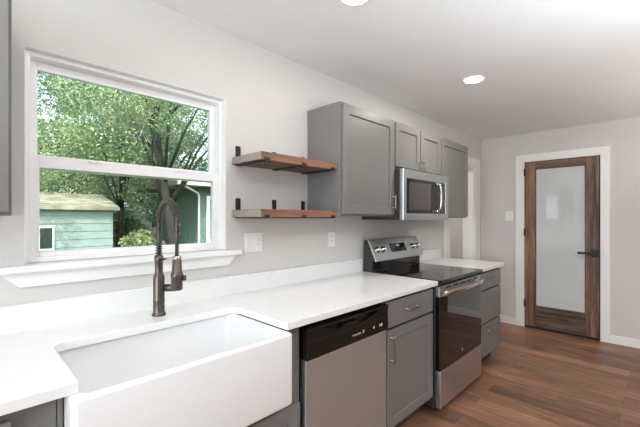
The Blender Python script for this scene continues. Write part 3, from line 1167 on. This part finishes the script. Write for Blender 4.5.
# stainless face: frame around the dark glass
gx0, gx1, gz0, gz1 = 2.338, 2.985, 1.380, 1.644
mb.box(mx0, gx0, mf, -0.3525, mz0, mz1 - 0.001, 0.004)
mb.box(gx1, mx1, mf, -0.3525, mz0, mz1 - 0.001, 0.004)
mb.box(gx0 - 0.003, gx1 + 0.003, mf + 0.0003, -0.3525, mz0, gz0, 0.003)
mb.box(gx0 - 0.003, gx1 + 0.003, mf + 0.0003, -0.3525, gz1, mz1 - 0.001, 0.003)
fc = mb.build('face_frame', M['steel_h'], t)
MB().box(gx0 - 0.004, gx1 + 0.004, mf + 0.003, -0.353, gz0 - 0.004, gz1 + 0.004).build('black_glass', M['blackglass'], t)
MB().box(2.372, 2.730, mf + 0.0016, mf + 0.0028, 1.408, 1.620, 0.0003).build('door_window', M['micglass'], t)
mb = MB()
hp = []
for k in range(21):
    f = k / 20
    bow = 1 - (2 * f - 1) ** 2
    hp.append((2.806, mf - 0.016 - 0.034 * bow ** 0.35, 1.392 + 0.245 * f))
lps = [[(p[0] + 0.013 * cos(a), p[1] + 0.008 * sin(a), p[2]) for a in [2 * pi * k / 12 for k in range(12)]] for p in hp]
mb.loft(lps)
for z_ in (1.400, 1.629):
    mb.box(2.795, 2.817, mf - 0.022, mf + 0.002, z_ - 0.009, z_ + 0.009, 0.003)
mb.build('handle', M['chrome'], t)
kp_ = paint('keypad_grey_print', (96, 94, 92), 0.5, 0.01)
for j in range(5):
    for k in range(3):
        MB().box(2.845 + k * 0.040, 2.867 + k * 0.040, mf + 0.0022, mf + 0.0029, 1.415 + j * 0.034, 1.423 + j * 0.034).build('key', kp_, t)
mb = MB()
mb.lathe([(0.0, 0), (0.012, 0), (0.012, 0.0012), (0.0, 0.0013)], (2.64, mf - 0.0002, 1.687), (0, -1, 0), 24)
mb.build('badge', M['chrome'], t)

# ------------------------------------------------------------------ shelves
def shelf(z0, label):
    t = thing('wooden_shelf', label, 'shelf', (1.37, -0.14, z0), 'brown wooden shelves on black brackets')
    xa, xb, yf = 1.085, 1.6745, -0.278
    th = 0.042
    mb = MB()
    mb.box(xa + 0.0015, xb, yf, -0.0015, z0, z0 + th, 0.0022)
    b_ = mb.build('board', M['shelf'], t)
    MB().box(xa, xa + 0.0012, yf + 0.002, -0.003, z0 + 0.002, z0 + th - 0.002).build('end_grain', M['shelf_end'], b_, 'grey sawn board end')
    for bxx in (1.122, 1.385, 1.632):
        mb = MB()
        w2 = 0.0155
        mb.box(bxx - w2, bxx + w2, -0.0068, CB + 0.0004, z0 + th + 0.0003, z0 + th + 0.068, 0.001)
        mb.box(bxx - w2, bxx + w2, yf - 0.001, -0.002, z0 - 0.0062, z0 - 0.0004, 0.001)
        mb.box(bxx - w2, bxx + w2, yf - 0.0066, yf - 0.0006, z0 - 0.0062, z0 + 0.013, 0.001)
        mb.build('bracket', M['black'], t)
    return t
shelf(1.648, 'upper brown wooden wall shelf on black brackets beside the window')
shelf(1.348, 'lower brown wooden wall shelf on black brackets beside the window')

# ------------------------------------------------------------------ outlets and switch
t = thing('wall_outlet', 'white double-gang wall plate with outlet beside the window sill', 'outlet', (1.2295, -0.003, 1.137))
MB().box(1.165, 1.294, -0.0065, -0.0008, 1.137, 1.257, 0.002).build('plate', M['plate'], t)
MB().box(1.181, 1.215, -0.0095, -0.0068, 1.163, 1.231, 0.0012).build('rocker', M['plate'], t)
mb = MB()
mb.box(1.244, 1.278, -0.0085, -0.0068, 1.163, 1.231, 0.0008)
rc = mb.build('receptacle', M['plate'], t)
for zc_ in (1.181, 1.213):
    mb = MB()
    mb.box(1.253, 1.2555, -0.0092, -0.0086, zc_, zc_ + 0.009)
    mb.box(1.266, 1.2685, -0.0092, -0.0086, zc_, zc_ + 0.007)
    mb.box(1.259, 1.263, -0.0092, -0.0086, zc_ - 0.010, zc_ - 0.006)
    mb.build('slots', M['slot'], rc)
t = thing('wall_outlet', 'white single wall outlet plate below the large wall cabinet', 'outlet', (1.921, -0.003, 1.130))
MB().box(1.886, 1.956, -0.0065, -0.0008, 1.130, 1.243, 0.002).build('plate', M['plate'], t)
mb = MB()
mb.box(1.904, 1.938, -0.0085, -0.0068, 1.153, 1.220, 0.0008)
rc = mb.build('receptacle', M['plate'], t)
for zc_ in (1.171, 1.203):
    mb = MB()
    mb.box(1.913, 1.9155, -0.0092, -0.0086, zc_, zc_ + 0.009)
    mb.box(1.926, 1.9285, -0.0092, -0.0086, zc_, zc_ + 0.007)
    mb.build('slots', M['slot'], rc)
t = thing('light_switch', 'white light switch plate on the wall left of the wooden door', 'light switch', (FAR - 0.003, -0.352, 1.312))
MB().box(FAR - 0.0065, FAR - 0.0008, -0.396, -0.308, 1.312, 1.428, 0.002).build('plate', M['plate'], t)
mb = MB()
for yy in (-0.376, -0.340):
    mb.box(FAR - 0.0100, FAR - 0.0068, yy - 0.001, yy + 0.014, 1.345, 1.395, 0.001)
mb.build('rocker', M['plate'], t)

# ------------------------------------------------------------------ outside
GZ = -0.6
o = struct('ground', MB().box(-30, 40, 1.95, 60, GZ - 0.3, GZ), M['grass'])

# neighbouring shed, left
t = thing('garden_shed', 'pale teal shed with weathered shingle roof seen through the left of the window', 'shed', (0.2, 10.5, GZ))
mb = MB()
zz = GZ
mb.box(-3.2, 2.92, 9.0, 12.0, GZ, 1.55)
k = 0
while zz + 0.2 * k < 1.5:
    mb.prism([(8.985, zz + 0.2 * k), (9.0, zz + 0.2 * k), (9.0, zz + 0.2 * k + 0.19), (8.999, zz + 0.2 * k + 0.19)], 'X', -3.2, 2.92)
    k += 1
wl = mb.build('wall', M['siding'], t)
mb = MB()
mb.prism([(8.80, 1.55), (12.2, 1.55), (12.2, 1.62), (10.5, 2.05), (8.80, 1.62)], 'X', -3.4, 3.04)
for k in range(7):
    y_ = 8.82 + k * 0.24
    z_ = 1.625 + (y_ - 8.80) * 0.43 / 1.70
    mb.box(-3.4, 3.04, y_, y_ + 0.02, z_ - 0.01, z_ + 0.018)
mb.build('roof', M['roof'], t)
mb = MB()
mb.box(1.30, 1.62, 8.94, 8.98, 0.55, 1.15)
wf = mb.build('window', M['vinyl'], t)
MB().box(1.34, 1.58, 8.930, 8.939, 0.60, 1.10).build('pane', M['darkpane'], wf)

# neighbouring house corner, right
t = thing('neighbour_house', 'blue-grey house corner with white downspout at the right of the window view', 'house', (7.2, 8.6, GZ))
mb = MB()
mb.box(4.90, 9.5, 8.0, 11.0, GZ, 2.25)
k = 0
while GZ + 0.2 * k < 2.1:
    mb.prism([(7.985, GZ + 0.2 * k), (8.0, GZ + 0.2 * k), (8.0, GZ + 0.2 * k + 0.19), (7.999, GZ + 0.2 * k + 0.19)], 'X', 4.90, 9.5)
    k += 1
mb.build('wall', M['siding2'], t)
mb = MB()
mb.prism([(7.5, 2.25), (11.5, 2.25), (11.5, 2.32), (9.5, 2.6), (7.5, 2.32)], 'X', 4.10, 10.0)
mb.build('roof', M['roof'], t)
mb = MB()
mb.tube([(4.15, 7.47, 2.24), (4.30, 7.55, 2.20), (4.80, 7.85, 2.06), (4.88, 7.95, 1.96), (4.88, 7.95, 0.8), (4.88, 7.95, GZ + 0.1)], 0.032, 8)
mb.box(4.05, 10.0, 7.40, 7.50, 2.24, 2.34)
mb.build('downspout', M['trim'], t)
mb = MB()
mb.box(5.12, 5.75, 7.93, 7.98, 0.6, 2.0)
wf = mb.build('window', M['vinyl'], t)
MB().box(5.22, 5.65, 7.920, 7.929, 0.7, 1.9).build('pane', M['darkpane'], wf)

# fence at the back of the garden
t = thing('garden_fence', 'weathered board fence standing behind the tree trunks', 'fence', (8, 13.5, GZ))
mb = MB()
x_ = 2.6
while x_ < 9:
    mb.box(x_, x_ + 0.135, 13.5, 13.52, GZ, 0.95 + 0.01 * random.random())
    x_ += 0.145
mb.build('boards', M['fence'], t)
mb = MB()
mb.box(2.6, 9.1, 13.53, 13.58, 0.0, 0.08)
mb.box(2.6, 9.1, 13.53, 13.58, 0.7, 0.78)
mb.build('rails', M['fence'], t)


def leaves(name, clumps, n, size, mat, parent=None, rng=None):
    verts, faces = [], []
    for _ in range(n):
        cx_, cy_, cz_, cr = rng.choice(clumps)
        while True:
            d = Vector((rng.uniform(-1, 1), rng.uniform(-1, 1), rng.uniform(-1, 1)))
            if 0.05 < d.length <= 1:
                break
        d = d.normalized() * (d.length ** 0.6)
        p = Vector((cx_, cy_, cz_)) + Vector((d.x, d.y, d.z * 0.7)) * cr
        a = Vector((rng.gauss(0, 1), rng.gauss(0, 1), rng.gauss(0, 1))).normalized()
        b_ = a.cross(Vector((rng.gauss(0, 1), rng.gauss(0, 1), rng.gauss(0, 1)))).normalized()
        s_ = size * rng.uniform(0.6, 1.4)
        i = len(verts)
        verts += [p - a * s_, p + b_ * s_ * 0.45, p + a * s_, p - b_ * s_ * 0.45]
        faces.append((i, i + 1, i + 2, i + 3))
    me = bpy.data.meshes.new(name)
    o = Vector(parent['_w']) if parent else Vector((0, 0, 0))
    me.from_pydata([tuple(v - o) for v in verts], [], faces)
    me.materials.append(mat)
    ob = bpy.data.objects.new(name, me)
    COL.objects.link(ob)
    if parent:
        ob.parent = parent
    return ob


def tree(label, x, y, h, r, lean, trunk_r, crown0, n, mat, seed, group='trees in the garden', name='garden_tree', size=0.07, nclump=60, yr=None):
    rng = random.Random(seed)
    t = thing(name, label, 'tree', (x, y, GZ), group)
    top = Vector((x + lean[0], y + lean[1], h * 0.8))
    base = Vector((x, y, GZ - 0.05))
    tp = []
    for k in range(9):
        f = k / 8
        p = base.lerp(top, f) + Vector((sin(f * 5 + seed), cos(f * 4 + seed), 0)) * 0.10 * f
        tp.append(p)
    mb = MB()
    mb.tube(tp, [trunk_r * (1.25 if k == 0 else 1 - 0.085 * k) for k in range(9)], 12)
    mb.build('trunk', M['bark'], t)
    mb = MB()
    clumps = []
    yr = yr or r
    cc = Vector((x + lean[0] * 0.8, y + lean[1] * 0.8, (crown0 + h) / 2))
    for k in range(nclump):
        while True:
            d = Vector((rng.uniform(-1, 1), rng.uniform(-1, 1), rng.uniform(-1, 1)))
            if d.length <= 1:
                break
        p = cc + Vector((d.x * r, d.y * yr, d.z * (h - crown0) / 2))
        clumps.append((p.x, p.y, p.z, rng.uniform(0.35, 0.75) * r * 0.42))
    for k in range(0, nclump, 4):
        c_ = Vector(clumps[k][:3])
        i = rng.randint(3, 7)
        s_ = tp[i]
        midp = s_.lerp(c_, 0.5) + Vector((0, 0, 0.25))
        mb.tube([s_, midp, c_], [trunk_r * 0.32, trunk_r * 0.2, trunk_r * 0.06], 7)
    mb.build('branches', M['bark'], t)
    f = leaves('foliage', clumps, n, size, mat, t, rng)
    f['kind'] = 'stuff'
    return t
tree('leafy tree with slim trunk right of the shed, seen through the window', 3.35, 10.2, 6.4, 2.3, (0.5, 0.3), 0.10, 1.3, 26000, M['leaf'], 3, size=0.040)
tree('dark leaning tree with thick trunk in front of the neighbour house', 4.15, 7.3, 6.4, 2.2, (-0.9, 0.6), 0.15, 2.3, 24000, M['leaf'], 5, size=0.038)
tree('broad pale green tree rising behind the shed roof', 0.9, 14.5, 5.3, 3.0, (0.4, 0), 0.16, 1.9, 20000, M['leaf_pale'], 11, size=0.055)
tree('tall dark tree behind the board fence', 6.6, 16.0, 9.0, 3.8, (0.3, 0), 0.2, 0.6, 24000, M['leaf_dark'], 13, size=0.07)
tree('wide green tree at the back behind the shed and fence', 4.6, 20.5, 8.6, 4.0, (0, 0), 0.2, 0.8, 24000, M['leaf_dark'], 17, size=0.08)
tree('small pale tree over the left end of the shed', -1.0, 8.0, 4.7, 1.7, (0.3, 0), 0.07, 2.3, 6000, M['leaf_pale'], 19, size=0.06)


def shrub(label, x, y, h, r, n, mat, seed):
    rng = random.Random(seed)
    t = thing('garden_shrub', label, 'shrub', (x, y, GZ), 'shrubs in the garden')
    clumps = []
    for k in range(14):
        a = rng.uniform(0, 2 * pi)
        q = rng.uniform(0, 1) ** 0.5 * r * 0.7
        clumps.append((x + q * cos(a), y + q * sin(a), GZ + rng.uniform(0.15, 0.8) * h, r * 0.5))
    mb = MB()
    for k in range(6):
        mb.tube([(x, y, GZ), clumps[k][:3]], [0.02, 0.008], 6)
    mb.build('stems', M['bark'], t)
    f = leaves('foliage', clumps, n, 0.06, mat, t, rng)
    f['kind'] = 'stuff'
shrub('pale green shrub at the foot of the slim tree', 3.85, 9.0, 1.8, 0.7, 3500, M['leaf_pale'], 31)
shrub('green shrub between the two tree trunks', 4.2, 12.2, 2.4, 0.9, 4500, M['leaf'], 33)

for o in list(bpy.data.objects):
    if '_w' in o:
        del o['_w']
